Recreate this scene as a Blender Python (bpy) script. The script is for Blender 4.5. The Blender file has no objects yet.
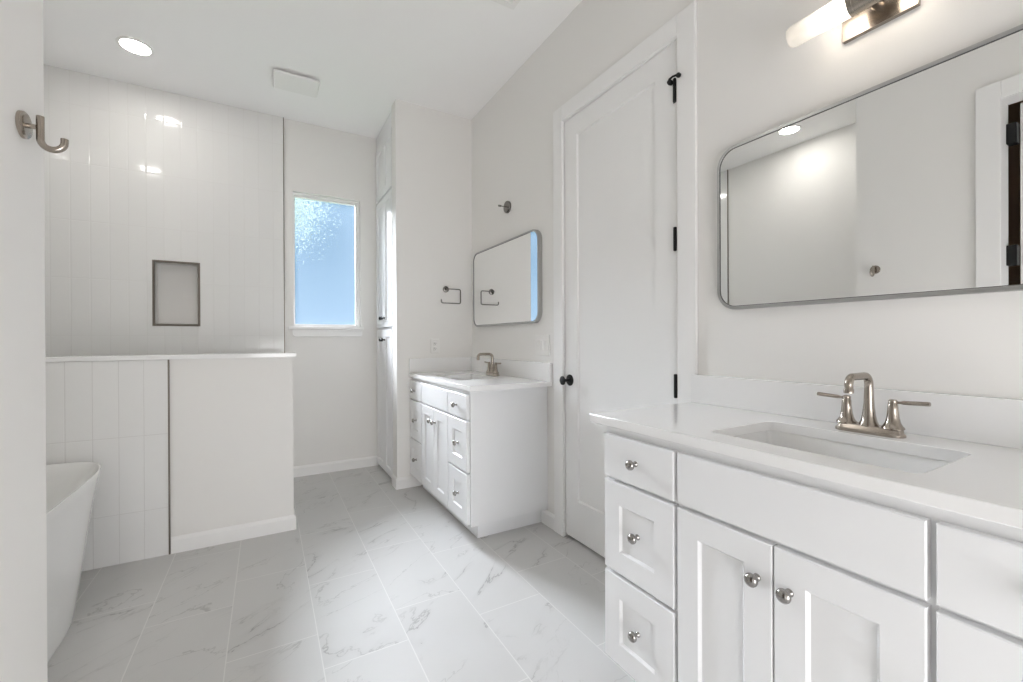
import bpy, bmesh, math, random
from mathutils import Vector, Matrix
random.seed(7)
S = bpy.context.scene
COL = S.collection

# room dimensions (metres; x to the right, y into the room, z up)
XR, YB, ZC = 1.55, 4.165, 3.08        # right wall, back wall, ceiling
XL, XA = -0.44, -1.48                 # hook wall, alcove's left wall
YW0, YW1 = 3.41, 3.535                # wing wall beside the far vanity
YH0, YH1 = 3.015, 3.145               # half wall
YF = -1.25                            # front wall (unseen, holds the added fill opening)

# ------------------------------------------------------------------ camera
EYE = Vector((0.0, 0.0, 1.175))
cam_data = bpy.data.cameras.new('camera')
cam = bpy.data.objects.new('camera', cam_data)
COL.objects.link(cam)
S.camera = cam
YAW, PITCH, ROLL = 0.517133, -0.002184, -0.004237
fw = Vector((math.sin(YAW) * math.cos(PITCH), math.cos(YAW) * math.cos(PITCH), math.sin(PITCH)))
r0 = Vector((math.cos(YAW), -math.sin(YAW), 0))
u0 = r0.cross(fw)
rt = math.cos(ROLL) * r0 + math.sin(ROLL) * u0
up = -math.sin(ROLL) * r0 + math.cos(ROLL) * u0
cam.matrix_world = Matrix(((rt.x, up.x, -fw.x, EYE.x), (rt.y, up.y, -fw.y, EYE.y), (rt.z, up.z, -fw.z, EYE.z), (0, 0, 0, 1)))
cam_data.sensor_fit = 'HORIZONTAL'
cam_data.sensor_width = 36.0
cam_data.lens = 431.26 / 1023 * 36.0
cam_data.clip_start = 0.02

# ------------------------------------------------------------------ view, world, sun, added fill light
S.view_settings.view_transform = 'Standard'
S.view_settings.look = 'None'
S.view_settings.gamma = 1.0
S.view_settings.use_curve_mapping = False
S.view_settings.exposure = 0.0
S.cycles.use_denoising = True
S.cycles.use_light_tree = False
S.cycles.max_bounces = 16
S.cycles.diffuse_bounces = 10
S.cycles.glossy_bounces = 6
S.cycles.transmission_bounces = 8
S.cycles.transparent_max_bounces = 12
S.cycles.sample_clamp_indirect = 90.0

world = bpy.data.worlds.new('sky')
S.world = world
world.use_nodes = True
bg = world.node_tree.nodes['Background']
bg.inputs['Color'].default_value = (0.37, 0.56, 0.77, 1)
bg.inputs['Strength'].default_value = 0.80

SUN_E = 30.0
SUN_AZ, SUN_EL, SUN_ANG = 14.0, 31.0, 36.0
sun_data = bpy.data.lights.new('sun', 'SUN')
sun_data.energy = SUN_E
sun_data.angle = math.radians(SUN_ANG)
sun_data.color = (1.0, 0.965, 0.975)
sun = bpy.data.objects.new('sun', sun_data)
COL.objects.link(sun)
a, e = math.radians(SUN_AZ), math.radians(SUN_EL)
sun.rotation_euler = Vector((math.sin(a) * math.cos(e), -math.cos(a) * math.cos(e), -math.sin(e))).to_track_quat('-Z', 'Y').to_euler()
sun.location = (-0.5, 8, 6)

FILL_P = 38.0            # fill lamp added behind the camera to brighten the room
fill_data = bpy.data.lights.new('added_fill_light', 'AREA')
fill_data.shape = 'RECTANGLE'
fill_data.size, fill_data.size_y = 1.24, 1.04
fill_data.energy = FILL_P
fill_data.color = (0.99, 0.965, 0.96)
fill_lamp = bpy.data.objects.new('added_fill_light', fill_data)
COL.objects.link(fill_lamp)
fill_lamp.location = (0.45, YF - 0.125, 0.60)
fill_lamp.rotation_euler = (math.radians(90), 0, 0)

# lamps of the room
CAN_E = {'shower': 68.0, 'tub': 85.0}
BULB_E = 24.0

# ------------------------------------------------------------------ materials
def new_mat(name):
    m = bpy.data.materials.new(name)
    m.use_nodes = True
    nt = m.node_tree
    return m, nt, nt.nodes['Principled BSDF']

def plain(name, col, rough=0.5, metal=0.0, spec=0.5, bump=0.0, bscale=200.0, var=0.0):
    m, nt, b = new_mat(name)
    b.inputs['Base Color'].default_value = (*col, 1)
    b.inputs['Roughness'].default_value = rough
    b.inputs['Metallic'].default_value = metal
    b.inputs['Specular IOR Level'].default_value = spec
    tc = nt.nodes.new('ShaderNodeTexCoord')
    n = nt.nodes.new('ShaderNodeTexNoise')
    n.inputs['Scale'].default_value = bscale
    nt.links.new(tc.outputs['Object'], n.inputs['Vector'])
    if bump:
        bp = nt.nodes.new('ShaderNodeBump')
        bp.inputs['Strength'].default_value = bump
        bp.inputs['Distance'].default_value = 0.002
        nt.links.new(n.outputs['Fac'], bp.inputs['Height'])
        nt.links.new(bp.outputs['Normal'], b.inputs['Normal'])
    mr = nt.nodes.new('ShaderNodeMapRange')
    mr.inputs['To Min'].default_value = max(0.0, rough - 0.03 - var)
    mr.inputs['To Max'].default_value = rough + 0.03 + var
    nt.links.new(n.outputs['Fac'], mr.inputs['Value'])
    nt.links.new(mr.outputs['Result'], b.inputs['Roughness'])
    return m

class NG:
    """tiny helper for math node graphs"""
    def __init__(s, nt): s.nt = nt
    def v(s, x, sock):
        if isinstance(x, (int, float)): sock.default_value = x
        else: s.nt.links.new(x, sock)
    def m(s, op, a, b=0.0, c=None):
        n = s.nt.nodes.new('ShaderNodeMath'); n.operation = op
        s.v(a, n.inputs[0]); s.v(b, n.inputs[1])
        if c is not None: s.v(c, n.inputs[2])
        return n.outputs[0]
    def rng(s, x, a, b, c, d):
        n = s.nt.nodes.new('ShaderNodeMapRange'); n.interpolation_type = 'SMOOTHSTEP'
        s.v(x, n.inputs['Value'])
        for k, q in zip(('From Min', 'From Max', 'To Min', 'To Max'), (a, b, c, d)): s.v(q, n.inputs[k])
        return n.outputs['Result']
    def mix(s, f, a, b):
        n = s.nt.nodes.new('ShaderNodeMix'); n.data_type = 'RGBA'
        s.v(f, n.inputs['Factor'])
        for x, i in ((a, 6), (b, 7)):
            if isinstance(x, tuple): n.inputs[i].default_value = (*x, 1)
            else: s.nt.links.new(x, n.inputs[i])
        return n.outputs[2]
    def joint(s, coord, period, phase):
        """distance to the nearest joint, and the tile index"""
        q = s.m('DIVIDE', s.m('SUBTRACT', coord, phase), period)
        i = s.m('FLOOR', q)
        f = s.m('SUBTRACT', q, i)
        d = s.m('MULTIPLY', s.m('MINIMUM', f, s.m('SUBTRACT', 1.0, f)), period)
        return d, i

def tile_wall(name, xaxis, px, pz, phx, phz, col, groove):
    m, nt, b = new_mat(name)
    g = NG(nt)
    tc = nt.nodes.new('ShaderNodeTexCoord')
    sp = nt.nodes.new('ShaderNodeSeparateXYZ')
    nt.links.new(tc.outputs['Object'], sp.inputs[0])
    dx, ix = g.joint(sp.outputs[xaxis], px, phx)
    dz, iz = g.joint(sp.outputs[2], pz, phz)
    d = g.m('MINIMUM', dx, dz)
    mask = g.rng(d, 0.0006, 0.0016, 1.0, 0.0)
    wn = nt.nodes.new('ShaderNodeTexWhiteNoise'); wn.noise_dimensions = '2D'
    cb = nt.nodes.new('ShaderNodeCombineXYZ')
    nt.links.new(ix, cb.inputs[0]); nt.links.new(iz, cb.inputs[1])
    nt.links.new(cb.outputs[0], wn.inputs['Vector'])
    tint = g.mix(wn.outputs['Value'], tuple(c * 0.985 for c in col), col)
    nt.links.new(g.mix(mask, tint, groove), b.inputs['Base Color'])
    nt.links.new(g.m('MULTIPLY_ADD', mask, 0.5, 0.09), b.inputs['Roughness'])
    edge = g.rng(d, 0.0, 0.006, 0.0, 1.0)
    n = nt.nodes.new('ShaderNodeTexNoise'); n.inputs['Scale'].default_value = 11.0
    nt.links.new(tc.outputs['Object'], n.inputs['Vector'])
    h = g.m('ADD', edge, g.m('MULTIPLY', n.outputs['Fac'], 0.9))
    bp = nt.nodes.new('ShaderNodeBump'); bp.inputs['Strength'].default_value = 0.28; bp.inputs['Distance'].default_value = 0.002
    nt.links.new(h, bp.inputs['Height']); nt.links.new(bp.outputs['Normal'], b.inputs['Normal'])
    b.inputs['Specular IOR Level'].default_value = 0.5
    return m

def floor_mat():
    m, nt, b = new_mat('marble_floor_tile')
    g = NG(nt)
    tc = nt.nodes.new('ShaderNodeTexCoord')
    sp = nt.nodes.new('ShaderNodeSeparateXYZ')
    nt.links.new(tc.outputs['Object'], sp.inputs[0])
    X, Y = sp.outputs[0], sp.outputs[1]
    dx, ix = g.joint(X, 0.3077, 0.1735)
    par = g.m('MODULO', g.m('ADD', ix, 20.0), 2.0)                # alternate columns are staggered by a third
    ysh = g.m('SUBTRACT', Y, g.m('MULTIPLY', par, 0.2115))
    dy, iy = g.joint(ysh, 0.6085, 1.673)
    d = g.m('MINIMUM', dx, dy)
    mask = g.rng(d, 0.0014, 0.0026, 1.0, 0.0)
    cb = nt.nodes.new('ShaderNodeCombineXYZ')
    nt.links.new(ix, cb.inputs[0]); nt.links.new(iy, cb.inputs[1])
    wn = nt.nodes.new('ShaderNodeTexWhiteNoise'); wn.noise_dimensions = '2D'
    nt.links.new(cb.outputs[0], wn.inputs['Vector'])
    # every tile is cut from another place in the stone
    off = nt.nodes.new('ShaderNodeVectorMath'); off.operation = 'MULTIPLY_ADD'
    nt.links.new(wn.outputs['Color'], off.inputs[0]); off.inputs[1].default_value = (9, 9, 9)
    nt.links.new(tc.outputs['Object'], off.inputs[2])
    rot = nt.nodes.new('ShaderNodeVectorRotate'); rot.rotation_type = 'Z_AXIS'
    rot.inputs['Angle'].default_value = math.radians(-33)
    nt.links.new(off.outputs[0], rot.inputs['Vector'])
    def vein(scale, dist, det, width, stretch):
        mp = nt.nodes.new('ShaderNodeMapping'); mp.inputs['Scale'].default_value = stretch
        nt.links.new(rot.outputs[0], mp.inputs['Vector'])
        n = nt.nodes.new('ShaderNodeTexNoise'); n.inputs['Scale'].default_value = scale
        n.inputs['Detail'].default_value = det; n.inputs['Roughness'].default_value = 0.55
        n.inputs['Distortion'].default_value = dist
        nt.links.new(mp.outputs[0], n.inputs['Vector'])
        q = g.m('ABSOLUTE', g.m('SUBTRACT', n.outputs['Fac'], 0.5))
        return g.rng(q, 0.0, width, 1.0, 0.0)
    v1 = vein(1.7, 0.45, 7.0, 0.0075, (0.7, 1.7, 1))
    v2 = vein(3.0, 0.5, 8.0, 0.007, (0.6, 1.5, 1))
    pn = nt.nodes.new('ShaderNodeTexNoise'); pn.inputs['Scale'].default_value = 2.6; pn.inputs['Detail'].default_value = 2.0
    nt.links.new(rot.outputs[0], pn.inputs['Vector'])
    patch = g.rng(pn.outputs['Fac'], 0.47, 0.66, 0.0, 1.0)
    patch2 = g.rng(pn.outputs['Fac'], 0.56, 0.38, 0.0, 1.0)
    cl = nt.nodes.new('ShaderNodeTexNoise'); cl.inputs['Scale'].default_value = 3.0; cl.inputs['Detail'].default_value = 4.0
    nt.links.new(rot.outputs[0], cl.inputs['Vector'])
    base = g.mix(cl.outputs['Fac'], (0.55, 0.543, 0.53), (0.60, 0.595, 0.585))
    base = g.mix(g.m('MULTIPLY', g.m('MULTIPLY', v1, patch), 0.80), base, (0.25, 0.245, 0.235))
    base = g.mix(g.m('MULTIPLY', g.m('MULTIPLY', v2, patch2), 0.50), base, (0.29, 0.285, 0.275))
    halo = vein(1.7, 0.45, 3.0, 0.05, (0.7, 1.7, 1))
    base = g.mix(g.m('MULTIPLY', g.m('MULTIPLY', halo, patch), 0.24), base, (0.40, 0.395, 0.39))
    nt.links.new(g.mix(mask, base, (0.685, 0.678, 0.66)), b.inputs['Base Color'])
    nt.links.new(g.m('MULTIPLY_ADD', mask, 0.3, 0.48), b.inputs['Roughness'])
    b.inputs['Specular IOR Level'].default_value = 0.25
    bp = nt.nodes.new('ShaderNodeBump'); bp.inputs['Strength'].default_value = 0.25; bp.inputs['Distance'].default_value = 0.0015
    bp.invert = True
    nt.links.new(mask, bp.inputs['Height']); nt.links.new(bp.outputs['Normal'], b.inputs['Normal'])
    return m

def brushed(name, col, rough):
    m, nt, b = new_mat(name)
    b.inputs['Base Color'].default_value = (*col, 1)
    b.inputs['Metallic'].default_value = 1.0
    tc = nt.nodes.new('ShaderNodeTexCoord')
    mp = nt.nodes.new('ShaderNodeMapping'); mp.inputs['Scale'].default_value = (400, 400, 2500)
    n = nt.nodes.new('ShaderNodeTexNoise'); n.inputs['Scale'].default_value = 1.0; n.inputs['Detail'].default_value = 3.0
    nt.links.new(tc.outputs['Object'], mp.inputs['Vector']); nt.links.new(mp.outputs[0], n.inputs['Vector'])
    mr = nt.nodes.new('ShaderNodeMapRange'); mr.inputs['To Min'].default_value = rough - 0.02; mr.inputs['To Max'].default_value = rough + 0.03
    nt.links.new(n.outputs['Fac'], mr.inputs['Value']); nt.links.new(mr.outputs['Result'], b.inputs['Roughness'])
    return m

def emitter(name, col, strength):
    m = bpy.data.materials.new(name); m.use_nodes = True
    nt = m.node_tree; nt.nodes.remove(nt.nodes['Principled BSDF'])
    em = nt.nodes.new('ShaderNodeEmission')
    em.inputs['Color'].default_value = (*col, 1); em.inputs['Strength'].default_value = strength
    nt.links.new(em.outputs[0], nt.nodes['Material Output'].inputs['Surface'])
    return m

def thin_translucent(name, col, clear, bump=False):
    """thin frosted glass: part of the light goes straight through, the rest is scattered"""
    m = bpy.data.materials.new(name); m.use_nodes = True
    nt = m.node_tree; nt.nodes.remove(nt.nodes['Principled BSDF'])
    g = NG(nt)
    tr = nt.nodes.new('ShaderNodeBsdfTranslucent'); tr.inputs['Color'].default_value = (*col, 1)
    tp = nt.nodes.new('ShaderNodeBsdfTransparent'); tp.inputs['Color'].default_value = (*[0.5 + c / 2 for c in col], 1)
    gl = nt.nodes.new('ShaderNodeBsdfGlossy'); gl.inputs['Roughness'].default_value = 0.18
    mx = nt.nodes.new('ShaderNodeMixShader'); mx.inputs[0].default_value = clear
    nt.links.new(tr.outputs[0], mx.inputs[1]); nt.links.new(tp.outputs[0], mx.inputs[2])
    fr = nt.nodes.new('ShaderNodeFresnel'); fr.inputs['IOR'].default_value = 1.4
    mx2 = nt.nodes.new('ShaderNodeMixShader')
    nt.links.new(g.m('MULTIPLY', fr.outputs[0], 0.6), mx2.inputs[0])
    nt.links.new(mx.outputs[0], mx2.inputs[1]); nt.links.new(gl.outputs[0], mx2.inputs[2])
    if bump:
        tc = nt.nodes.new('ShaderNodeTexCoord')
        vo = nt.nodes.new('ShaderNodeTexVoronoi'); vo.inputs['Scale'].default_value = 60.0
        nt.links.new(tc.outputs['Object'], vo.inputs['Vector'])
        bp = nt.nodes.new('ShaderNodeBump'); bp.inputs['Strength'].default_value = 0.4; bp.inputs['Distance'].default_value = 0.003
        nt.links.new(vo.outputs['Distance'], bp.inputs['Height'])
        nt.links.new(bp.outputs['Normal'], gl.inputs['Normal'])
    nt.links.new(mx2.outputs[0], nt.nodes['Material Output'].inputs['Surface'])
    return m

M = dict(
    wall=plain('wall_paint', (0.805, 0.793, 0.77), 0.62, spec=0.35),
    ceil=plain('ceiling_paint', (0.94, 0.935, 0.93), 0.85, spec=0.2),
    trim=plain('trim_paint', (0.84, 0.835, 0.825), 0.38, spec=0.45),
    cab=plain('cabinet_lacquer', (0.808, 0.812, 0.818), 0.34, spec=0.45),
    quartz=plain('white_quartz', (0.84, 0.838, 0.833), 0.09, spec=0.5, bscale=40, var=0.02),
    ceramic=plain('white_ceramic', (0.84, 0.84, 0.835), 0.10, spec=0.5),
    acrylic=plain('white_acrylic', (0.83, 0.83, 0.82), 0.12, spec=0.5),
    plastic=plain('white_plastic', (0.87, 0.865, 0.85), 0.35),
    plate=plain('wall_plate_plastic', (0.81, 0.80, 0.78), 0.4, spec=0.35),
    slot=plain('dark_slot', (0.08, 0.08, 0.08), 0.6),
    black=plain('black_metal', (0.006, 0.006, 0.006), 0.45, metal=0.0, spec=0.35),
    nickel=brushed('brushed_nickel', (0.40, 0.355, 0.31), 0.24),
    dnickel=brushed('dark_satin_nickel', (0.22, 0.21, 0.20), 0.16),
    pewter=plain('polished_pewter', (0.36, 0.345, 0.33), 0.17, metal=1.0),
    steel=brushed('mirror_frame_steel', (0.47, 0.47, 0.465), 0.30),
    bronze=brushed('bronze_tile_edge', (0.20, 0.175, 0.15), 0.40),
    mirror=None,
    floor=floor_mat(),
    tile_back=tile_wall('glossy_white_shower_tile', 0, 0.1036, 0.4064, -0.982, 1.220, (0.79, 0.785, 0.77), (0.70, 0.69, 0.67)),
    tile_half=tile_wall('glossy_white_half_wall_tile', 0, 0.1030, 0.4064, -0.473, 0.668, (0.80, 0.797, 0.785), (0.62, 0.61, 0.595)),
    tile_side=tile_wall('glossy_white_side_tile', 1, 0.1036, 0.4064, 3.02, 1.220, (0.79, 0.785, 0.77), (0.70, 0.69, 0.67)),
    bulb=emitter('lit_bulb', (1.0, 0.90, 0.78), BULB_E),
    shade=thin_translucent('frosted_shade_glass', (0.93, 0.92, 0.90), 0.25),
    pane=thin_translucent('frosted_window_glass', (0.66, 0.84, 1.0), 0.955, bump=True),
    leaf=None,
    grass=plain('grass', (0.10, 0.16, 0.06), 0.9, bscale=30),
    wood=plain('closet_paint', (0.30, 0.22, 0.15), 0.6),
    niche=plain('niche_stone', (0.66, 0.645, 0.625), 0.45, spec=0.3),
)
m, nt, b = new_mat('mirror_silver')
b.inputs['Base Color'].default_value = (0.93, 0.935, 0.93, 1); b.inputs['Metallic'].default_value = 1.0; b.inputs['Roughness'].default_value = 0.0
M['mirror'] = m
for k_, v_ in CAN_E.items():
    M['lens_' + k_] = emitter('lit_lamp_lens_' + k_, (1.0, 0.965, 0.92), v_)
m = bpy.data.materials.new('leaf'); m.use_nodes = True
nt = m.node_tree; nt.nodes.remove(nt.nodes['Principled BSDF'])
d1 = nt.nodes.new('ShaderNodeBsdfDiffuse'); d1.inputs['Color'].default_value = (0.14, 0.19, 0.14, 1)
t1 = nt.nodes.new('ShaderNodeBsdfTranslucent'); t1.inputs['Color'].default_value = (0.25, 0.295, 0.265, 1)
mx = nt.nodes.new('ShaderNodeMixShader'); mx.inputs[0].default_value = 0.65
nt.links.new(d1.outputs[0], mx.inputs[1]); nt.links.new(t1.outputs[0], mx.inputs[2])
nt.links.new(mx.outputs[0], nt.nodes['Material Output'].inputs['Surface'])
M['leaf'] = m

# ------------------------------------------------------------------ mesh helpers
class MB:
    """collects shapes into one mesh"""
    def __init__(s): s.bm = bmesh.new()
    def face(s, pts):
        vs = [s.bm.verts.new(p) for p in pts]
        return s.bm.faces.new(vs)
    def box(s, x0, x1, y0, y1, z0, z1, bev=0.0, seg=2):
        bm = s.bm
        v = [bm.verts.new((x, y, z)) for x in (x0, x1) for y in (y0, y1) for z in (z0, z1)]
        fs = [(0, 1, 3, 2), (4, 6, 7, 5), (0, 4, 5, 1), (2, 3, 7, 6), (0, 2, 6, 4), (1, 5, 7, 3)]
        faces = [bm.faces.new([v[i] for i in f]) for f in fs]
        if bev:
            es = list({e for f in faces for e in f.edges})
            bmesh.ops.bevel(bm, geom=es, offset=bev, segments=seg, profile=0.5, affect='EDGES')
        return s
    def loops(s, loops, cap0=True, cap1=True):
        """skin a list of equal-length closed loops"""
        bm = s.bm
        L = [[bm.verts.new(p) for p in lp] for lp in loops]
        n = len(L[0])
        for a, b in zip(L[:-1], L[1:]):
            for i in range(n):
                bm.faces.new((a[i], a[(i + 1) % n], b[(i + 1) % n], b[i]))
        if cap0: bm.faces.new(L[0][::-1])
        if cap1: bm.faces.new(L[-1])
        return s
    def lathe(s, origin, axis, prof, n=28, sy=1.0):
        """prof: list of (distance along axis, radius)"""
        o = Vector(origin); a = Vector(axis).normalized()
        t = Vector((0, 0, 1)) if abs(a.z) < 0.9 else Vector((1, 0, 0))
        e1 = a.cross(t).normalized(); e2 = a.cross(e1).normalized()
        lp = [[o + a * h + (e1 * math.cos(2 * math.pi * i / n) + e2 * math.sin(2 * math.pi * i / n) * sy) * max(r, 1e-5) for i in range(n)] for h, r in prof]
        return s.loops(lp)
    def tube(s, pts, rad, n=16, flat=1.0):
        """sweep a circle along a polyline; rad may be a list"""
        pts = [Vector(p) for p in pts]
        R = rad if isinstance(rad, (list, tuple)) else [rad] * len(pts)
        lp = []; prev = None
        for i, p in enumerate(pts):
            a = (pts[min(i + 1, len(pts) - 1)] - pts[max(i - 1, 0)]).normalized()
            if prev is None:
                t = Vector((0, 0, 1)) if abs(a.z) < 0.9 else Vector((0, 1, 0))
                e1 = a.cross(t).normalized()
            else:
                e1 = (prev - a * prev.dot(a)).normalized()
            prev = e1
            e2 = a.cross(e1)
            lp.append([p + (e1 * math.cos(2 * math.pi * k / n) + e2 * math.sin(2 * math.pi * k / n) * flat) * R[i] for k in range(n)])
        return s.loops(lp)
    def plate(s, outline, holes, z0, z1, axis='z'):
        """flat plate with holes between two levels (outline and holes: 2D point lists)"""
        bm = s.bm
        def P(q, w):
            return {'z': (q[0], q[1], w), 'y': (q[0], w, q[1]), 'x': (w, q[0], q[1])}[axis]
        for w in (z0, z1):
            es = []
            for lp in [outline] + holes:
                vs = [bm.verts.new(P(q, w)) for q in lp]
                es += [bm.edges.new((vs[i], vs[(i + 1) % len(vs)])) for i in range(len(vs))]
            bmesh.ops.triangle_fill(bm, use_beauty=True, use_dissolve=False, edges=es)
        for lp in [outline] + holes:
            k = len(lp)
            for i in range(k):
                p, q = lp[i], lp[(i + 1) % k]
                bm.faces.new([bm.verts.new(P(p, z0)), bm.verts.new(P(q, z0)), bm.verts.new(P(q, z1)), bm.verts.new(P(p, z1))])
        return s
    def build(s, name, mat, parent=None, origin=(0, 0, 0), smooth=None, bevel=0.0):
        bm = s.bm
        bmesh.ops.remove_doubles(bm, verts=bm.verts, dist=1e-5)
        bmesh.ops.recalc_face_normals(bm, faces=bm.faces)
        if smooth is not None:
            lim = math.radians(smooth)
            for f in bm.faces: f.smooth = True
            for ed in bm.edges:
                if len(ed.link_faces) != 2 or ed.calc_face_angle(0) > lim: ed.smooth = False
        o0 = Vector(origin)
        for v in bm.verts: v.co -= o0
        me = bpy.data.meshes.new(name); bm.to_mesh(me); bm.free()
        me.materials.append(mat)
        o = bpy.data.objects.new(name, me); COL.objects.link(o)
        if parent: o.parent = parent
        else: o.location = o0
        if bevel:
            md = o.modifiers.new('bevel', 'BEVEL'); md.width = bevel; md.segments = 2; md.limit_method = 'ANGLE'; md.angle_limit = math.radians(40)
        return o

def arc(c, r, a0, a1, n, f):
    return [f(c[0] + r * math.cos(a0 + (a1 - a0) * i / n), c[1] + r * math.sin(a0 + (a1 - a0) * i / n)) for i in range(n + 1)]

def rrect(u0, u1, v0, v1, r, n=6):
    """rounded rectangle, counter-clockwise 2D points"""
    P = []
    for cx, cy, a in ((u1 - r, v1 - r, 0), (u0 + r, v1 - r, 90), (u0 + r, v0 + r, 180), (u1 - r, v0 + r, 270)):
        for i in range(n + 1):
            t = math.radians(a + 90 * i / n)
            P.append((cx + r * math.cos(t), cy + r * math.sin(t)))
    return P

def thing(name, label, cat, loc, group=None):
    o = bpy.data.objects.new(name, None); COL.objects.link(o)
    o.location = loc; o.empty_display_size = 0.1
    o['label'] = label; o['category'] = cat
    if group: o['group'] = group
    return o

def struct_root(name, loc, label=None):
    o = bpy.data.objects.new(name, None); COL.objects.link(o)
    o.location = loc; o.empty_display_size = 0.1
    o['kind'] = 'structure'
    if label: o['label'] = label
    return o

def struct(o, label=None, cat=None):
    o['kind'] = 'structure'
    if label: o['label'] = label
    if cat: o['category'] = cat
    return o

def copy_tree(o, parent=None):
    c = o.copy(); COL.objects.link(c); c.parent = parent
    for ch in list(o.children): copy_tree(ch, c)
    return c

# ------------------------------------------------------------------ room shell
struct(MB().box(-2.2, 1.9, YF - 0.12, YB + 0.15, -0.10, 0.0).build('floor', M['floor']), 'white marble look floor tiles laid in staggered rows', 'floor')
struct(MB().box(-2.2, 1.9, YF - 0.12, YB + 0.15, ZC, ZC + 0.10).build('ceiling', M['ceil']), 'plain white flat ceiling', 'ceiling')

# right wall with the door opening
DY0, DY1, DZ = 1.2745, 2.0925, 2.477
w = MB()
w.plate([(YF - 0.12, 0), (DY0, 0), (DY0, DZ), (DY1, DZ), (DY1, 0), (YB + 0.15, 0), (YB + 0.15, ZC), (YF - 0.12, ZC)], [], XR, XR + 0.13, 'x')
struct(w.build('wall_right', M['wall']), 'white right wall holding both mirrors and the panel door', 'wall')

# back wall with window opening and shower niche
WX0, WX1, WZ0, WZ1 = 0.205, 0.762, 1.304, 2.470
NX0, NX1, NZ0, NZ1 = -0.735, -0.457, 1.301, 1.783
w = MB()
w.plate([(XA - 0.12, 0), (XR + 0.13, 0), (XR + 0.13, ZC), (XA - 0.12, ZC)],
        [[(WX0, WZ0), (WX1, WZ0), (WX1, WZ1), (WX0, WZ1)], [(NX0, NZ0), (NX1, NZ0), (NX1, NZ1), (NX0, NZ1)]], YB, YB + 0.15, 'y')
wall_back = struct(w.build('wall_back', M['wall']), 'white far wall with the frosted window and shower tile', 'wall')
t = MB()
t.plate([(XA, 0), (0.133, 0), (0.133, ZC), (XA, ZC)], [[(NX0, NZ0), (NX1, NZ0), (NX1, NZ1), (NX0, NZ1)]], YB - 0.010, YB - 0.0005, 'y')
t.build('tile_cladding', M['tile_back'], wall_back)['label'] = 'glossy white stacked vertical shower tile'
MB().box(0.133, 0.139, YB - 0.0115, YB - 0.0005, 0, ZC).build('tile_edge', M['bronze'], wall_back)['label'] = 'thin dark metal tile edge strip'

# left alcove wall, its tiled shower half, hook wall with door opening, closing wall by the tub
wall_alcove = struct(MB().box(XA - 0.12, XA, 1.29, YB + 0.15, 0, ZC).build('wall_alcove', M['wall']), 'white wall at the far side of the tub alcove', 'wall')
MB().box(XA + 0.0005, XA + 0.010, YH0, YB - 0.011, 0, ZC - 0.001).build('tile_cladding', M['tile_side'], wall_alcove)['label'] = 'glossy white stacked vertical shower tile'
MB().box(XA + 0.0005, XA + 0.0115, YH0 - 0.006, YH0, 0, ZC - 0.001).build('tile_edge', M['bronze'], wall_alcove)['label'] = 'thin dark metal tile edge strip'
LY0, LY1, LZ = -0.02, 0.725, 2.478
w = MB()
w.plate([(YF - 0.12, 0), (LY0, 0), (LY0, LZ), (LY1, LZ), (LY1, 0), (1.387, 0), (1.387, ZC), (YF - 0.12, ZC)], [], XL - 0.12, XL, 'x')
struct(w.build('wall_left', M['wall']), 'white foreground wall carrying the J shaped robe hook', 'wall')
struct(MB().box(XA, XL - 0.12, 1.29, 1.387, 0, ZC).build('wall_tub', M['wall']), 'white return wall at the near end of the tub', 'wall')

# wing wall beside the far vanity
struct(MB().box(0.895, XR, YW0, YW1, 0, ZC).build('wall_wing', M['wall']), 'white stub wall between the far vanity and the linen cabinet', 'wall')

# half wall with stone cap and tiled left end
wall_half = struct(MB().box(XA + 0.011, 0.145, YH0, YH1, 0, 1.075).build('wall_half', M['wall']), 'white half height wall in front of the shower', 'wall')
MB().box(XA + 0.012, -0.473, YH0 - 0.010, YH0 - 0.0005, 0, 1.0745).build('tile_cladding', M['tile_half'], wall_half)['label'] = 'glossy white vertical tile on the tub side'
MB().box(-0.473, -0.466, YH0 - 0.0125, YH0 - 0.0005, 0, 1.0745).build('tile_edge', M['bronze'], wall_half)['label'] = 'thin dark metal tile edge strip'
MB().box(XA + 0.011, 0.162, YH0 - 0.018, YH1 + 0.012, 1.0755, 1.100, 0.002).build('stone_cap', M['quartz'], wall_half)['label'] = 'white quartz cap slab'

# front wall behind the camera, with an opening added for the fill lamp
FX0, FX1, FZ0, FZ1 = -0.20, 1.10, 0.05, 1.15
w = MB()
w.plate([(XL, 0), (XR, 0), (XR, ZC), (XL, ZC)], [[(FX0, FZ0), (FX1, FZ0), (FX1, FZ1), (FX0, FZ1)]], YF - 0.12, YF, 'y')
struct(w.build('wall_front', M['wall']), 'white wall with an added fill light opening behind the viewer', 'wall')
w = MB()
w.plate([(FX0, FZ0), (FX1, FZ0), (FX1, FZ1), (FX0, FZ1)], [[(FX0 + 0.03, FZ0 + 0.03), (FX1 - 0.03, FZ0 + 0.03), (FX1 - 0.03, FZ1 - 0.03), (FX0 + 0.03, FZ1 - 0.03)]], YF - 0.10, YF - 0.05, 'y')
struct(w.build('fill_opening_frame', M['trim']), 'added frame around the unseen fill light opening', 'window')  # unseen frame, added so the fill lamp has an opening
# closet behind the left door
struct(MB().box(-2.1, -2.0, YF, 1.29, 0, ZC).build('wall_closet_left', M['wood']))
struct(MB().box(-2.0, XL - 0.12, 1.275, 1.289, 0, ZC).build('wall_closet_end', M['wood']))
struct(MB().box(-2.1, XL - 0.12, YF - 0.12, YF, 0, ZC).build('wall_closet_front', M['wood']))

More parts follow.
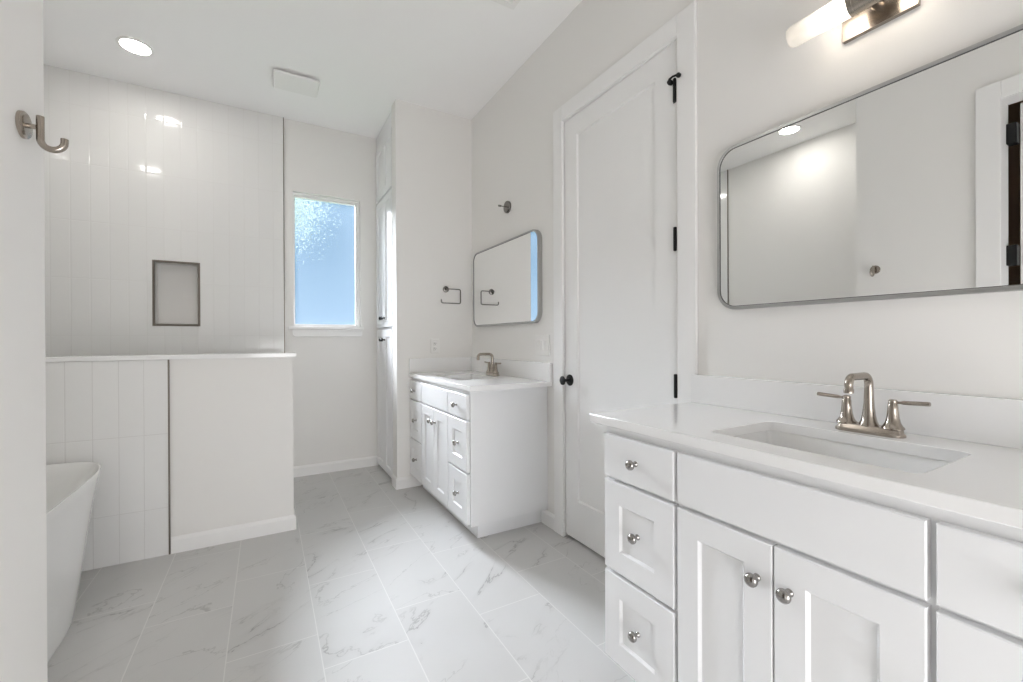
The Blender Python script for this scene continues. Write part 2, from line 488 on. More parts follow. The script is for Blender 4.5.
# ------------------------------------------------------------------ baseboards
def base_run(name, p0, p1, nrm, z=0.09, t=0.013, label=None, mitre0=0.0, mitre1=0.0):
    """board from p0 to p1 on a wall whose outward normal is nrm"""
    p0, p1, n = Vector((*p0, 0)), Vector((*p1, 0)), Vector((*nrm, 0))
    d = (p1 - p0).normalized()
    prof = [(0.0005, 0.0), (t, 0.0), (t, z - 0.018), (t - 0.004, z - 0.008), (0.004, z), (0.0005, z)]
    mb = MB()
    mb.loops([[p0 + n * w - d * mitre0 * w + Vector((0, 0, h)) for w, h in prof], [p1 + n * w + d * mitre1 * w + Vector((0, 0, h)) for w, h in prof]])
    return mb

struct(base_run('b', (0.140, YB), (0.912, YB), (0, -1)).build('baseboard_back', M['trim']), 'white baseboard along the window wall')
mb = base_run('b', (-0.464, YH0), (0.145, YH0), (0, -1), mitre1=1)
bb = base_run('b', (0.145, YH0), (0.145, YH1), (1, 0), mitre0=1)
me_tmp = bpy.data.meshes.new('tmp'); bb.bm.to_mesh(me_tmp); mb.bm.from_mesh(me_tmp)
struct(mb.build('baseboard_half', M['trim']), 'white baseboard along the half wall')
mb = base_run('b', (1.084, YW0), (0.895, YW0), (0, -1), mitre1=1)
bb = base_run('b', (0.895, YW0), (0.895, YW1), (-1, 0), mitre0=1)
bb.bm.to_mesh(me_tmp); mb.bm.from_mesh(me_tmp)
struct(mb.build('baseboard_wing', M['trim']), 'white baseboard around the stub wall')
struct(base_run('b', (XR, 2.1625), (XR, 2.324), (-1, 0)).build('baseboard_right', M['trim']), 'short white baseboard between far vanity and door casing')
struct(base_run('b', (XL, 0.82), (XL, 1.387), (1, 0)).build('baseboard_left', M['trim']), 'white baseboard below the robe hook')

# ------------------------------------------------------------------ panel fronts facing -x
def front_panel(x, y0, y1, z0, z1, t=0.02, rail=None, rec=0.008, ch=0.0022, rails=None):
    """slab or shaker front; its face lies at x, it is t thick"""
    def L(i, w):
        if isinstance(i, tuple): a, b_, c, d = i
        else: a = b_ = c = d = i
        return [(w, y0 + a, z0 + c), (w, y1 - b_, z0 + c), (w, y1 - b_, z1 - d), (w, y0 + a, z1 - d)]
    lp = [L(0, x + t), L(0, x + ch), L(ch, x)]
    if rail or rails:
        r = rails if rails else (rail,) * 4
        lp += [L(r, x), L(tuple(q + 0.0025 for q in r), x + 0.0030), L(tuple(q + 0.007 for q in r), x + rec)]
    return MB().loops(lp)

KNOB = [(0.0, 0.0090), (0.002, 0.0090), (0.004, 0.0068), (0.008, 0.0052), (0.014, 0.0052), (0.0165, 0.0075), (0.018, 0.0120), (0.0205, 0.0150), (0.0240, 0.0158), (0.0280, 0.0150), (0.0315, 0.0122), (0.0340, 0.0080), (0.0352, 0.0040), (0.0355, 0.0)]
def knob(x, y, z, parent, mat=None, prof=KNOB, origin=(0, 0, 0)):
    return MB().lathe((x, y, z), (-1, 0, 0), prof, 24).build('knob', mat or M['pewter'], parent, origin, smooth=50)

# ------------------------------------------------------------------ vanities
XF = 0.995               # front plane of drawers and doors
def make_vanity(yc, label):
    O = (XR, yc, 0)
    t = thing('bathroom_vanity', label, 'vanity', O)
    bx = MB()
    W = 0.572
    bx.box(1.0165, 1.5485, yc - W, yc - W + 0.018, 0.10, 0.8845, 0.001)
    bx.box(1.0165, 1.5485, yc + W - 0.018, yc + W, 0.10, 0.8845, 0.001)
    bx.box(1.034, 1.5485, yc - W + 0.018, yc + W - 0.018, 0.10, 0.118)
    bx.box(1.5305, 1.5485, yc - W + 0.018, yc + W - 0.018, 0.118, 0.8845)
    bx.box(1.0165, 1.034, yc - W + 0.018, yc + W - 0.018, 0.10, 0.8845)
    bx.build('cabinet_body', M['cab'], t, O)
    MB().box(1.085, 1.535, yc - W + 0.06, yc + W - 0.06, 0.0, 0.0995).build('toe_kick', M['cab'], t, O)
    for s in (1, -1):
        ya, yb = sorted((yc + s * 0.274, yc + s * 0.560))
        for z0, z1, shaker in ((0.718, 0.858, 0), (0.412, 0.706, 1), (0.112, 0.400, 1)):
            d = front_panel(XF, ya, yb, z0, z1, rail=0.070 if shaker else None).build('drawer', M['cab'], t, O)
            knob(XF + (0.008 if shaker else 0), (ya + yb) / 2, (z0 + z1) / 2, d, origin=O)
        ya, yb = sorted((yc + s * 0.002, yc + s * 0.262))
        d = front_panel(XF, ya, yb, 0.112, 0.706, rail=0.066).build('cabinet_door', M['cab'], t, O)
        knob(XF, yc + s * 0.036, 0.618, d, origin=O)
    front_panel(XF, yc - 0.262, yc + 0.262, 0.718, 0.858).build('false_front', M['cab'], t, O)
    return t
V1, V2 = 0.557, 2.837
van1 = make_vanity(V1, 'large white shaker vanity cabinet in the foreground under the wide mirror')
van2 = copy_tree(van1)
van2.location = (XR, V2, 0)
van2['label'] = 'white shaker vanity cabinet farther back between door and stub wall'
van1['group'] = van2['group'] = 'shaker vanity cabinets along the right wall'

# ------------------------------------------------------------------ countertops, sinks, faucets
SX0, SX1, SH = 1.083, 1.388, 0.226      # sink cut-out
def make_counter(yc, y0, y1, label, side=None):
    O = (XR, yc, 0.885)
    t = thing('countertop', label, 'countertop', O, 'white quartz vanity tops')
    hole = rrect(SX0, SX1, yc - SH, yc + SH, 0.022, 5)
    slab = MB()
    slab.plate([(0.99, y0), (1.548, y0), (1.548, y1), (0.99, y1)], [hole], 0.8855, 0.915, 'z')
    slab.build('slab', M['quartz'], t, O, smooth=30, bevel=0.0022)
    y1b = y1 - 0.0205 if side else y1
    MB().box(1.528, 1.549, y0, y1, 0.9152, 1.030, 0.0015).build('backsplash', M['quartz'], t, O)
    if side:
        MB().box(0.992, 1.5275, y1 - 0.0205, y1 - 0.0005, 0.9152, 1.030, 0.0015).build('side_splash', M['quartz'], t, O)
    return t
make_counter(V1, -0.073, 1.187, 'white quartz countertop nearest the camera, holding the large foreground sink')
make_counter(V2, 2.213, YW0, 'white quartz countertop farther back, tucked against the stub wall', True)

def make_sink(yc, label):
    O = (XR, yc, 0.885)
    t = thing('undermount_sink', label, 'sink', O, 'rectangular undermount sinks')
    x0, x1, y0, y1 = SX0 - 0.006, SX1 + 0.006, yc - SH - 0.006, yc + SH + 0.006
    lp = []
    def R(i, z, r): lp.append([(p[0], p[1], z) for p in rrect(x0 + i, x1 - i, y0 + i, y1 - i, r, 7)])
    R(-0.018, 0.8850, 0.035); R(0.0, 0.8850, 0.028)
    for i, z, r in ((0.004, 0.872, 0.028), (0.010, 0.83, 0.03), (0.018, 0.79, 0.035), (0.030, 0.768, 0.045), (0.050, 0.757, 0.06), (0.09, 0.752, 0.05)): R(i, z, r)
    b0 = MB().loops(lp, cap0=False)
    # outer shell
    lp2 = []
    lp = lp2
    R(0.10, 0.742, 0.04); R(0.03, 0.745, 0.06); R(0.008, 0.770, 0.04); R(-0.006, 0.86, 0.03); R(-0.018, 0.875, 0.035); R(-0.018, 0.8850, 0.035)
    b0.loops(lp2, cap1=False)
    b0.build('basin', M['ceramic'], t, O, smooth=50)
    cx, cy = (SX0 + SX1) / 2 + 0.01, yc
    MB().lathe((cx, cy, 0.7525), (0, 0, 1), [(0, 0.030), (0.003, 0.030), (0.004, 0.026), (0.002, 0.020), (0.002, 0.0)], 28).build('drain', M['nickel'], t, O, smooth=40)
    return t
snk = make_sink(V1, 'white rectangular sink set into the foreground countertop')
snk2 = copy_tree(snk); snk2.location = (XR, V2, 0.885)
snk2['label'] = 'white rectangular sink set into the farther countertop by the stub wall'

def make_faucet(yc, label):
    O = (1.445, yc, 0.915)
    t = thing('bathroom_faucet', label, 'faucet', O, 'brushed nickel two handle faucets')
    zc = 0.9152
    xf = 1.445
    lp = []
    for ins, z in ((0.0, zc), (0.0, zc + 0.006), (0.004, zc + 0.010), (0.005, zc + 0.019), (0.008, zc + 0.022)):
        lp.append([(p[0], p[1], z) for p in rrect(xf - 0.027 + ins, xf + 0.027 - ins, yc - 0.079 + ins, yc + 0.079 - ins, 0.0265 - ins, 8)])
    MB().loops(lp).build('base_plate', M['nickel'], t, O, smooth=40)
    z = zc + 0.0205
    r = 0.0095
    pts = [(xf, yc, z), (xf, yc, z + 0.005), (xf, yc, z + 0.012), (xf, yc, z + 0.028), (xf, yc, z + 0.050), (xf, yc, z + 0.075), (xf, yc, z + 0.105)]
    rad = [0.0225, 0.0215, 0.0185, 0.0150, 0.0128, 0.0112, 0.0102]
    zt = zc + 0.158
    c = 0.026
    for i in range(1, 8):
        a = math.pi / 2 * i / 7
        pts.append((xf - c + c * math.cos(a), yc, zt - c + c * math.sin(a))); rad.append(0.0100)
    for i in range(0, 8):
        a = math.pi / 2 * i / 7
        pts.append((xf - 0.115 + 0.020 - 0.020 * math.sin(a), yc, zt - 0.020 + 0.020 * math.cos(a))); rad.append(0.0098)
    pts += [(xf - 0.115, yc, zt - 0.030), (xf - 0.115, yc, zt - 0.033), (xf - 0.115, yc, zt - 0.041)]
    rad += [0.0098, 0.0112, 0.0112]
    MB().tube(pts, rad, 20).build('spout', M['nickel'], t, O, smooth=45)
    for s in (1, -1):
        y = yc + s * 0.0525
        h = MB().lathe((xf, y, zc + 0.0205), (0, 0, 1), [(0, 0.0245), (0.004, 0.0240), (0.008, 0.0205), (0.016, 0.0165), (0.030, 0.0135), (0.050, 0.0115), (0.064, 0.0108), (0.066, 0.0098), (0.074, 0.0098), (0.077, 0.0070), (0.078, 0.0)], 28).build('handle', M['nickel'], t, O, smooth=40)
        lv = MB()
        za = zc + 0.0205 + 0.070
        lv.tube([(xf, y + s * 0.006, za), (xf, y + s * 0.016, za + 0.0005), (xf, y + s * 0.022, za + 0.001), (xf, y + s * 0.070, za + 0.0035), (xf, y + s * 0.074, za + 0.0035)], [0.0042, 0.0045, 0.0066, 0.0072, 0.0066], 12, flat=0.8)
        lv.build('lever', M['nickel'], h, O, smooth=40)
    return t
fa = make_faucet(V1 - 0.010, 'brushed nickel two handle faucet behind the foreground sink')
fa2 = copy_tree(fa); fa2.location = (1.445, V2 - 0.010, 0.915)
fa2['label'] = 'brushed nickel two handle faucet behind the farther sink, by the stub wall'

# ------------------------------------------------------------------ mirrors
def make_mirror(yc, hw, label):
    z0, z1 = 1.286, 1.900
    xw = XR - 0.001
    O = (XR, yc, z0)
    t = thing('wall_mirror', label, 'mirror', O, 'rounded rectangle mirrors over the vanities')
    r = 0.075
    def lp(i, x): return [(x, p[0], p[1]) for p in rrect(yc - hw + i, yc + hw - i, z0 + i, z1 - i, r - i, 10)]
    L = [lp(0.0, xw), lp(0.0, xw - 0.028), lp(0.002, xw - 0.030), lp(0.0110, xw - 0.030), lp(0.0115, xw - 0.0295)]
    MB().loops(L, cap1=False).build('mirror_frame', M['steel'], t, O, smooth=40)
    MB().loops([lp(0.0116, xw - 0.0295), lp(0.0132, xw - 0.0295), lp(0.0134, xw - 0.0272), lp(0.0116, xw - 0.0272)], False, False).build('inner_lip', M['slot'], t, O, smooth=40)
    MB().loops([lp(0.0118, xw - 0.003), lp(0.0118, xw - 0.0271)]).build('mirror_glass', M['mirror'], t, O)
    return t
make_mirror(V1, 0.502, 'very wide rounded metal framed mirror above the foreground sink')
make_mirror(2.822, 0.503, 'smaller looking rounded mirror on the far part of the right wall, above the farther sink')

# ------------------------------------------------------------------ wall sconce over the near mirror
O = (XR, V1, 2.14)
t = thing('vanity_light', 'brushed nickel vanity light with frosted glass tubes above the wide mirror', 'wall light', O)
MB().box(1.533, 1.549, V1 - 0.089, V1 + 0.089, 2.078, 2.198, 0.0015).build('backplate', M['nickel'], t, O)
xs, zs = 1.462, 2.135
MB().lathe((1.533, V1, zs), (-1, 0, 0), [(0, 0.014), (0.04, 0.014)], 20).build('arm', M['nickel'], t, O, smooth=40)
MB().lathe((xs, V1 - 0.037, zs), (0, 1, 0), [(0, 0.030), (0.0, 0.0365), (0.012, 0.0365), (0.013, 0.0355), (0.061, 0.0355), (0.062, 0.0365), (0.074, 0.0365), (0.074, 0.030)], 36).build('tube_holder', M['nickel'], t, O, smooth=40)
for s in (1, -1):
    y0 = V1 + s * 0.0375
    sh = MB()
    prof = [(0.0, 0.0315), (0.010, 0.0325), (0.150, 0.0325), (0.157, 0.0315), (0.162, 0.028), (0.1635, 0.022), (0.1635, 0.0)]
    o = Vector((xs, y0, zs)); ax = Vector((0, s, 0))
    n = 36
    lps = [[(xs + max(r, 1e-4) * math.cos(2 * math.pi * i / n), y0 + s * h, zs + max(r, 1e-4) * math.sin(2 * math.pi * i / n)) for i in range(n)] for h, r in prof]
    sh.loops(lps, cap0=False)
    so = sh.build('glass_shade', M['shade'], t, O, smooth=40)
    MB().lathe((xs, y0, zs), (0, s, 0), [(0.002, 0.010), (0.012, 0.011), (0.022, 0.015), (0.040, 0.016), (0.052, 0.013), (0.058, 0.006), (0.060, 0.0)], 20).build('bulb', M['bulb'], so, O, smooth=60)

# bare mounting plate over the far mirror
O = (XR, 2.763, 2.150)
t = thing('wall_mount_plate', 'small round metal plate with a bare post, above the farther mirror', 'mount plate', O)
MB().lathe((XR - 0.001, 2.763, 2.150), (-1, 0, 0), [(0, 0.044), (0.014, 0.044), (0.018, 0.041), (0.019, 0.036), (0.019, 0.0)], 32).build('plate', M['dnickel'], t, O, smooth=40)
MB().lathe((XR - 0.0205, 2.763, 2.150), (-1, 0, 0), [(0, 0.0035), (0.040, 0.0035), (0.040, 0.007), (0.062, 0.007), (0.063, 0.005), (0.063, 0.0)], 14).build('post', M['dnickel'], t, O, smooth=40)

# ------------------------------------------------------------------ towel ring on the wing wall
tx, tz, ty = 1.308, 1.602, YW0 - 0.001
O = (tx, YW0, tz)
t = thing('towel_ring', 'open square brushed nickel towel ring on the stub wall', 'towel ring', O)
MB().lathe((tx, ty, tz), (0, -1, 0), [(0, 0.026), (0.006, 0.026), (0.009, 0.023), (0.010, 0.012), (0.030, 0.010), (0.042, 0.010), (0.043, 0.0)], 28).build('rosette', M['dnickel'], t, O, smooth=40)
yr = YW0 - 0.036
rr = 0.014
x1, z0 = tx + 0.118, tz - 0.118
pts = [(tx, yr, tz), (x1 - rr, yr, tz)]
pts += [(x1 - rr + rr * math.sin(math.pi / 2 * i / 5), yr, tz - rr + rr * math.cos(math.pi / 2 * i / 5)) for i in range(1, 6)]
pts += [(x1 - rr + rr * math.cos(math.pi / 2 * i / 5), yr, z0 + rr - rr * math.sin(math.pi / 2 * i / 5)) for i in range(0, 6)]
xl_ = tx - 0.052
pts += [(xl_ + rr - rr * math.sin(math.pi / 2 * i / 5), yr, z0 + rr - rr * math.cos(math.pi / 2 * i / 5)) for i in range(0, 6)]
pts += [(xl_, yr, z0 + 0.030)]
MB().tube(pts, 0.0046, 12).build('ring', M['dnickel'], t, O, smooth=50)

# ------------------------------------------------------------------ outlet and switches
O = (1.2105, YW0, 1.128)
t = thing('wall_outlet', 'white duplex power outlet on the stub wall below the towel ring', 'outlet', O)
yo = YW0 - 0.0005
MB().box(1.174, 1.247, yo - 0.006, yo, 1.070, 1.187, 0.0025).build('cover_plate', M['plate'], t, O)
for zz in (1.108, 1.149):
    s = MB().loops([[(p[0], yo - 0.006, p[1]) for p in rrect(1.194, 1.227, zz - 0.0165, zz + 0.0165, 0.012, 5)], [(p[0], yo - 0.009, p[1]) for p in rrect(1.195, 1.226, zz - 0.0155, zz + 0.0155, 0.011, 5)]]).build('socket', M['plate'], t, O)
    q = MB()
    for xx in (1.204, 1.2165): q.box(xx - 0.0013, xx + 0.0013, yo - 0.0096, yo - 0.0085, zz - 0.003, zz + 0.008)
    q.lathe((1.2105, yo - 0.0085, zz - 0.008), (0, -1, 0), [(0, 0.0027), (0.0011, 0.0027)], 10)
    q.build('slot', M['slot'], s, O)

yc, zc = 2.318, 1.141
O = (XR, yc, zc)
t = thing('light_switch_plate', 'white three gang rocker switch plate beside the door casing', 'light switch', O)
xw = XR - 0.0005
MB().box(xw - 0.006, xw, yc - 0.082, yc + 0.082, zc - 0.066, zc + 0.066, 0.0025).build('cover_plate', M['plate'], t, O)
for k in (-1, 0, 1):
    y = yc + k * 0.046
    MB().loops([[(xw - 0.006, y - 0.0165, zc - 0.033), (xw - 0.006, y + 0.0165, zc - 0.033), (xw - 0.006, y + 0.0165, zc + 0.033), (xw - 0.006, y - 0.0165, zc + 0.033)],
                [(xw - 0.0075, y - 0.0155, zc - 0.032), (xw - 0.0075, y + 0.0155, zc - 0.032), (xw - 0.0105, y + 0.0155, zc + 0.032), (xw - 0.0105, y - 0.0155, zc + 0.032)]]).build('rocker', M['plate'], t, O)

# ------------------------------------------------------------------ door 1 (right wall)
d1 = struct_root('door_1', (XR, 1.70, 0), 'tall white single panel door with black hardware')
d1['category'] = 'door'
O = (XR, 1.70, 0)
def casing(x_wall, y0, y1, ztop, wdt, parent, O, sgn=-1, legs=(1, 1)):
    """flat stepped casing around an opening, standing off the wall towards sgn*x"""
    def strip(mb, a, b_, ztop_):
        pass
    c = MB()
    def board(ya, yb, za, zb):
        c.box(*sorted((x_wall + sgn * 0.0005, x_wall + sgn * 0.018)), ya, yb, za, zb, 0.003)
        return c
    if legs[0]: board(y0 - wdt, y0, 0, ztop + wdt)
    if legs[1]: board(y1, y1 + wdt, 0, ztop + wdt)
    board((y0 - 0.0) if legs[0] else y0, y1, ztop, ztop + wdt)
    return c.build('casing', M['trim'], parent, O)
casing(XR, 1.255, 2.081, 2.475, 0.090, d1, O)
j = MB()
j.box(XR + 0.0005, XR + 0.13, DY0, DY0 + 0.004, 0, DZ); j.box(XR + 0.0005, XR + 0.13, DY1 - 0.004, DY1, 0, DZ); j.box(XR + 0.0005, XR + 0.13, DY0 + 0.004, DY1 - 0.004, DZ - 0.004, DZ)
j.box(XR + 0.055, XR + 0.065, DY0 + 0.004, DY0 + 0.02, 0, DZ - 0.004); j.box(XR + 0.055, XR + 0.065, DY1 - 0.02, DY1 - 0.004, 0, DZ - 0.004)
j.build('jamb', M['trim'], d1, O)
XD = 1.554
front_panel(XD, 1.2805, 2.0865, 0.018, 2.4722, t=0.04, rails=(0.115, 0.118, 0.225, 0.115), rec=0.009, ch=0.001).build('door_leaf', M['trim'], d1, O)
MB().box(XR + 0.13, XR + 0.14, DY0 - 0.1, DY1 + 0.1, 0, DZ + 0.1).build('dark_backing', M['black'], d1, O)['label'] = 'black sheet standing in for the shade behind the door'  # shade behind the door, put in as a black sheet
for k, zh in enumerate((2.256, 1.611, 0.972, 0.32)):
    h = MB().lathe((XD - 0.0075, 1.2775, zh - 0.052), (0, 0, 1), [(0, 0.0), (0, 0.0055), (0.003, 0.0075), (0.101, 0.0075), (0.104, 0.0055), (0.104, 0.0)], 16)
    h.box(XD - 0.002, XD - 0.0005, 1.2815, 1.290, zh - 0.05, zh + 0.05)
    ho = h.build('hinge', M['black'], d1, O, smooth=40)
    if k == 0:
        st = MB()
        st.tube([(XD - 0.028, 1.240, zh + 0.044), (XD - 0.020, 1.2775, zh + 0.056), (XD - 0.016, 1.300, zh + 0.056)], 0.0045, 10)
        st.lathe((XD - 0.030, 1.238, zh + 0.038), (-1, 0, 0), [(-0.005, 0.009), (0.003, 0.0105), (0.008, 0.008), (0.008, 0)], 14)
        st.lathe((XD - 0.016, 1.296, zh + 0.042), (-1, 0, 0), [(-0.012, 0.010), (0.0, 0.0115), (0.009, 0.008), (0.009, 0)], 14)
        st.build('pin_stop', M['black'], ho, O, smooth=40)
kb = MB().lathe((XD - 0.0005, 2.036, 0.938), (-1, 0, 0), [(0, 0.033), (0.004, 0.033), (0.007, 0.030), (0.008, 0.011), (0.030, 0.0085), (0.046, 0.010), (0.049, 0.022), (0.052, 0.026), (0.057, 0.026), (0.060, 0.022), (0.061, 0.0)], 32).build('door_knob', M['black'], d1, O, smooth=40)

# ------------------------------------------------------------------ door 2 (left wall, leaf swung into the closet)
O = (XL, 0.35, 0)
d2 = struct_root('door_2', O, 'white door standing open into a dark closet')
d2['category'] = 'door'
casing(XL, LY0 + 0.004, LY1 - 0.004, LZ - 0.004, 0.096, d2, O, sgn=1, legs=(0, 1))
j = MB()
j.box(XL - 0.12, XL - 0.0005, LY1 - 0.004, LY1, 0, LZ); j.box(XL - 0.12, XL - 0.0005, LY0 + 0.004, LY1 - 0.004, LZ - 0.004, LZ); j.box(XL - 0.12, XL - 0.0005, LY0, LY0 + 0.004, 0, LZ)
j.build('jamb', M['trim'], d2, O)
MB().box(-1.30, -0.575, 0.640, 0.680, 0.018, LZ - 0.01, 0.002).build('door_leaf', M['trim'], d2, O)
for zh in (2.30, 1.63, 0.97, 0.30):
    h = MB().box(-0.575, -0.515, 0.6815, 0.7205, zh - 0.055, zh + 0.055, 0.002)
    h.build('hinge', M['black'], d2, O)

# ------------------------------------------------------------------ window
O = ((WX0 + WX1) / 2, YB, WZ0)
w1 = struct_root('window_1', O, 'tall frosted bathroom window with white trim')
w1['category'] = 'window'
yf = YB + 0.030
fr = MB()
fw_ = 0.030
L0 = [(WX0 + 0.001, WZ0 + 0.001), (WX1 - 0.001, WZ0 + 0.001), (WX1 - 0.001, WZ1 - 0.001), (WX0 + 0.001, WZ1 - 0.001)]
def inset(i): return [(WX0 + i * 0.45, WZ0 + i * 0.55), (WX1 - i, WZ0 + i * 0.55), (WX1 - i, WZ1 - i), (WX0 + i * 0.45, WZ1 - i)]
fr.plate(L0, [inset(0.020)], yf, yf + 0.06, 'y')
fr.plate(inset(0.0195), [inset(0.036)], yf + 0.014, yf + 0.05, 'y')
fr.build('window_frame', M['trim'], w1, O, bevel=0.0015)
gi = inset(0.035)
gl = MB()
gl.face([(p[0], yf + 0.030, p[1]) for p in gi])
gl.build('frosted_pane', M['pane'], w1, O)['label'] = 'pale blue frosted glass'
MB().box(0.163, 0.782, YB - 0.026, YB - 0.0005, 1.274, 1.303, 0.004).build('sill', M['trim'], w1, O)
ap = MB()
ap.plate([(0.212, 1.212), (0.758, 1.212), (0.772, 1.226), (0.775, 1.2735), (0.195, 1.2735), (0.198, 1.226)], [], YB - 0.014, YB - 0.0005, 'y')
ap.build('apron', M['trim'], w1, O, bevel=0.002)

# tree outside the window
lf = bmesh.new()
for i in range(6500):
    g1 = random.gauss(0, 1); g2 = random.gauss(0, 1)
    c = Vector((0.16 + abs(random.gauss(0, 0.19)) - 0.05, 5.0 + random.uniform(-0.25, 0.25), 2.66 - abs(random.gauss(0, 0.24)) + 0.03))
    a = random.uniform(0, math.tau); tl = random.uniform(-0.7, 0.7); s = random.uniform(0.004, 0.008)
    R_ = Matrix.Rotation(a, 3, 'Y') @ Matrix.Rotation(tl, 3, 'X')
    P = [Vector((-s, 0, 0)), Vector((0, 0.15 * s, -0.45 * s)), Vector((s, 0, 0)), Vector((0, 0.15 * s, 0.45 * s))]
    lf.faces.new([lf.verts.new(c + R_ @ p) for p in P])
O = (-0.75, 5.05, -0.10)
tree = thing('tree', 'pale sunlit leaves of a tree outside the frosted window', 'tree', O)
for v in lf.verts: v.co -= Vector(O)
me = bpy.data.meshes.new('foliage'); lf.to_mesh(me); lf.free(); me.materials.append(M['leaf'])
tf = bpy.data.objects.new('foliage', me); COL.objects.link(tf)
tf.parent = tree
tk = MB().tube([(-0.75, 5.05, -0.10), (-0.74, 5.05, 0.8), (-0.70, 5.05, 1.8), (-0.55, 5.04, 2.45), (-0.15, 5.02, 2.74), (0.25, 5.0, 2.80)], [0.09, 0.075, 0.06, 0.04, 0.022, 0.012], 12)
tk.build('trunk', M['wood'], tree, O, smooth=50)
struct(MB().box(-6, 6, YB + 0.15, 12, -0.2, -0.10).build('ground_outside', M['grass']), 'ground outside the window')

# ------------------------------------------------------------------ shower niche
O = ((NX0 + NX1) / 2, YB, NZ0)
t = thing('shower_niche', 'recessed shower shelf niche with dark metal edging in the tiled wall', 'niche', O)
n = MB()
def NL(i, y): return [(NX0 + i, y, NZ0 + i), (NX1 - i, y, NZ0 + i), (NX1 - i, y, NZ1 - i), (NX0 + i, y, NZ1 - i)]
n.loops([NL(0.0008, YB - 0.008), NL(0.0008, YB + 0.092), NL(0.009, YB + 0.092), NL(0.009, YB - 0.008)], False, False)
n.build('niche_lining', M['niche'], t, O)

bk = MB(); bk.loops([NL(0.0095, YB + 0.0800), NL(0.0095, YB + 0.090)]); bk.build('niche_back', M['niche'], t, O)
e_ = MB()
e_.loops([NL(-0.008, YB - 0.0105), NL(-0.008, YB - 0.0135), NL(0.005, YB - 0.0135), NL(0.005, YB - 0.0105)], False, False)
e_.loops([NL(-0.008, YB - 0.0105), NL(0.005, YB - 0.0105)], False, False)
e_.build('metal_edging', M['bronze'], t, O)

# ------------------------------------------------------------------ linen cabinet
O = (0.915, 3.85, 0)
t = thing('linen_cabinet', 'floor to ceiling white linen cabinet behind the stub wall', 'cabinet', O)
b0 = MB()
b0.box(0.916, 1.545, 3.546, YB - 0.002, 0.03, 2.930)
b0.build('cabinet_body', M['cab'], t, O)
MB().box(0.912, 1.545, 3.546, YB - 0.002, 2.932, ZC - 0.001).build('top_filler', M['cab'], t, O)
MB().box(0.935, 1.545, 3.546, YB - 0.016, 0.0, 0.029).build('toe_kick', M['cab'], t, O)
for z0, z1, kz in ((2.442, 2.925, None), (1.290, 2.424, 1.371), (0.036, 1.268, 1.182)):
    for ya, yb, ky in ((3.556, 3.832, 3.800), (3.838, 4.114, 3.870)):
        d = front_panel(0.895, ya, yb, z0, z1, rail=0.060, rec=0.009).build('cabinet_door', M['cab'], t, O)
        if kz: knob(0.895, ky, kz, d, mat=M['black'], origin=O)

# ------------------------------------------------------------------ bathtub
def superloop(cx, cy, a, b_, z, n=120, p=3.2):
    L = []
    for i in range(n):
        th = 2 * math.pi * i / n
        c, s_ = math.cos(th), math.sin(th)
        L.append((cx + a * math.copysign(abs(c) ** (2 / p), c), cy + b_ * math.copysign(abs(s_) ** (2 / p), s_), z))
    return L
cx, cy = -1.072, 2.192
O = (cx, cy, 0)
t = thing('bathtub', 'white freestanding bathtub beside the tiled half wall', 'bathtub', O)
tb = []
H = 0.568
for z, a, b_, p in ((0.0, 0.370, 0.42, 5.0), (0.02, 0.374, 0.44, 5.0), (0.15, 0.378, 0.53, 5.0), (0.30, 0.380, 0.62, 5.0), (0.44, 0.386, 0.71, 5.0), (0.53, 0.392, 0.775, 5.0), (H - 0.006, 0.396, 0.800, 5.0), (H - 0.001, 0.395, 0.799, 5.0),
                    (H, 0.391, 0.795, 5.0), (H - 0.004, 0.387, 0.791, 5.0), (0.50, 0.366, 0.745, 4.6), (0.38, 0.335, 0.65, 4.0), (0.25, 0.300, 0.53, 3.6), (0.17, 0.258, 0.43, 3.2), (0.145, 0.19, 0.33, 2.8), (0.140, 0.05, 0.08, 2.2)):
    tb.append(superloop(cx, cy, a, b_, z, p=p))
MB().loops(tb).build('tub_shell', M['acrylic'], t, O, smooth=60)
MB().lathe((cx, cy, 0.1405), (0, 0, 1), [(0, 0.035), (0.003, 0.034), (0.004, 0.0)], 24).build('drain', M['nickel'], t, O, smooth=40)

# ------------------------------------------------------------------ robe hook on the hook wall
hy, hz = 1.282, 1.627
O = (XL, hy, hz)
t = thing('robe_hook', 'brushed nickel J shaped robe hook on the white foreground wall', 'hook', O)
MB().lathe((XL + 0.0005, hy, hz), (1, 0, 0), [(0, 0.0275), (0.006, 0.0275), (0.008, 0.0255), (0.009, 0.021), (0.009, 0.0)], 36).build('rosette', M['nickel'], t, O, smooth=40)
hk = MB()
hk.lathe((XL + 0.0095, hy, hz), (1, 0, 0), [(0, 0.0050), (0.013, 0.0050)], 16)
hk.build('post', M['nickel'], t, O, smooth=40)
hk = MB()
xh = XL + 0.028
pts = [(xh, hy, hz + 0.024), (xh, hy, hz + 0.010), (xh, hy, hz - 0.022)]
rad_ = 0.0185
pts += [(xh + rad_ - rad_ * math.cos(math.pi * i / 14), hy, hz - 0.024 - rad_ * math.sin(math.pi * i / 14)) for i in range(0, 14)]
pts += [(xh + 2 * rad_, hy, hz - 0.022), (xh + 2 * rad_, hy, hz - 0.016)]
hk.tube(pts, 0.0065, 18)
hk.build('hook', M['nickel'], t, O, smooth=50)

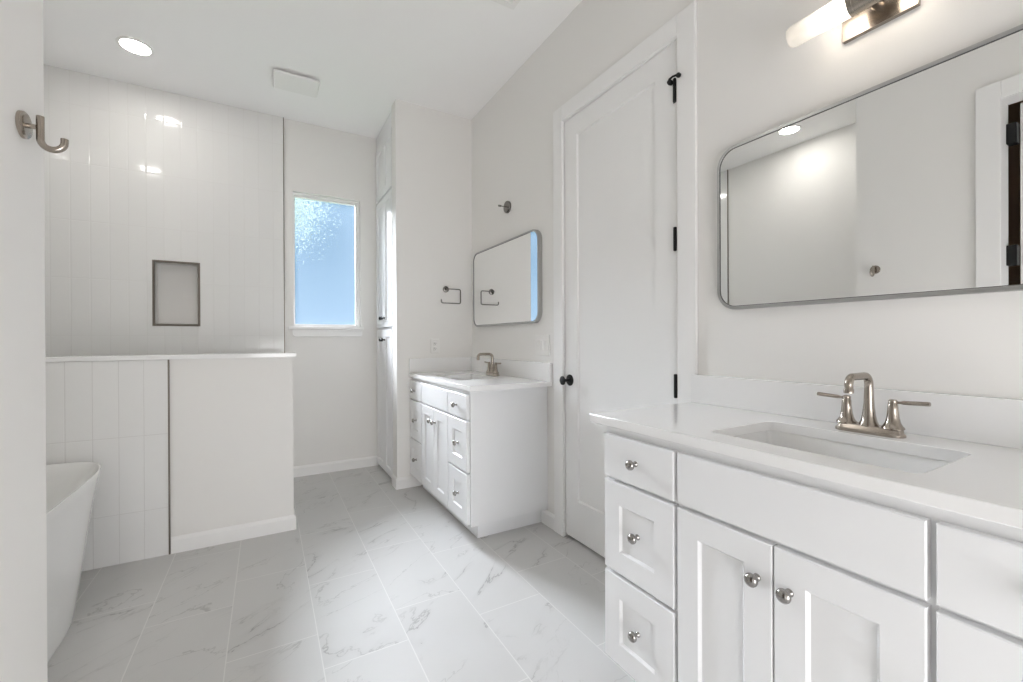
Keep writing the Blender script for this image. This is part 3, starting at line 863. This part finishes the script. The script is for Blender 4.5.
# ------------------------------------------------------------------ ceiling fittings
def can(x, y, label, lens):
    O = (x, y, ZC)
    t = thing('recessed_light', label, 'ceiling light', O, 'recessed ceiling lights')
    MB().loops([[(x + r * math.cos(2 * math.pi * i / 40), y + r * math.sin(2 * math.pi * i / 40), z) for i in range(40)] for r, z in ((0.095, ZC - 0.0005), (0.094, ZC - 0.004), (0.078, ZC - 0.007), (0.074, ZC - 0.0005))], False, False).build('trim_ring', M['plastic'], t, O, smooth=40)
    MB().loops([[(x + r * math.cos(2 * math.pi * i / 40), y + r * math.sin(2 * math.pi * i / 40), ZC - 0.003) for i in range(40)] for r in (0.074, 0.02)], False, True).build('lens', M['lens_' + lens], t, O)
    return t
can(-0.724, 3.617, 'lit round recessed ceiling light in view over the shower', 'shower')
can(-1.110, 2.165, 'lit round recessed ceiling light over the tub, seen only in the wide mirror', 'tub')

O = (0.20, 3.525, ZC)
t = thing('exhaust_fan', 'square white exhaust fan cover on the ceiling near the window', 'exhaust fan', O)
MB().box(0.085, 0.315, 3.445, 3.605, ZC - 0.018, ZC - 0.0005).build('housing', M['slot'], t, O)
MB().loops([[(p[0], p[1], z) for p in rrect(0.052 + i, 0.350 - i, 3.410 + i, 3.645 - i, 0.012, 5)] for i, z in ((0, ZC - 0.0185), (0, ZC - 0.026), (0.006, ZC - 0.031))]).build('cover', M['plastic'], t, O, smooth=30)

O = (1.08, 1.98, ZC)
t = thing('ceiling_vent', 'white louvered air vent on the ceiling at the top edge', 'vent', O)
v = MB()
v.plate([(0.93, 1.83), (1.245, 1.83), (1.245, 2.15), (0.93, 2.15)], [[(0.965, 1.865), (1.21, 1.865), (1.21, 2.115), (0.965, 2.115)]], ZC - 0.008, ZC - 0.0005, 'z')
v.build('vent_frame', M['plastic'], t, O, bevel=0.002)
v = MB()
for k in range(9):
    y = 1.878 + k * 0.0275
    v.loops([[(0.9655, y, ZC - 0.007), (0.9655, y + 0.017, ZC - 0.0025), (0.9655, y + 0.0175, ZC - 0.0015), (0.9655, y, ZC - 0.006)], [(1.2095, y, ZC - 0.007), (1.2095, y + 0.017, ZC - 0.0025), (1.2095, y + 0.0175, ZC - 0.0015), (1.2095, y, ZC - 0.006)]])
v.build('louvers', M['plastic'], t, O)
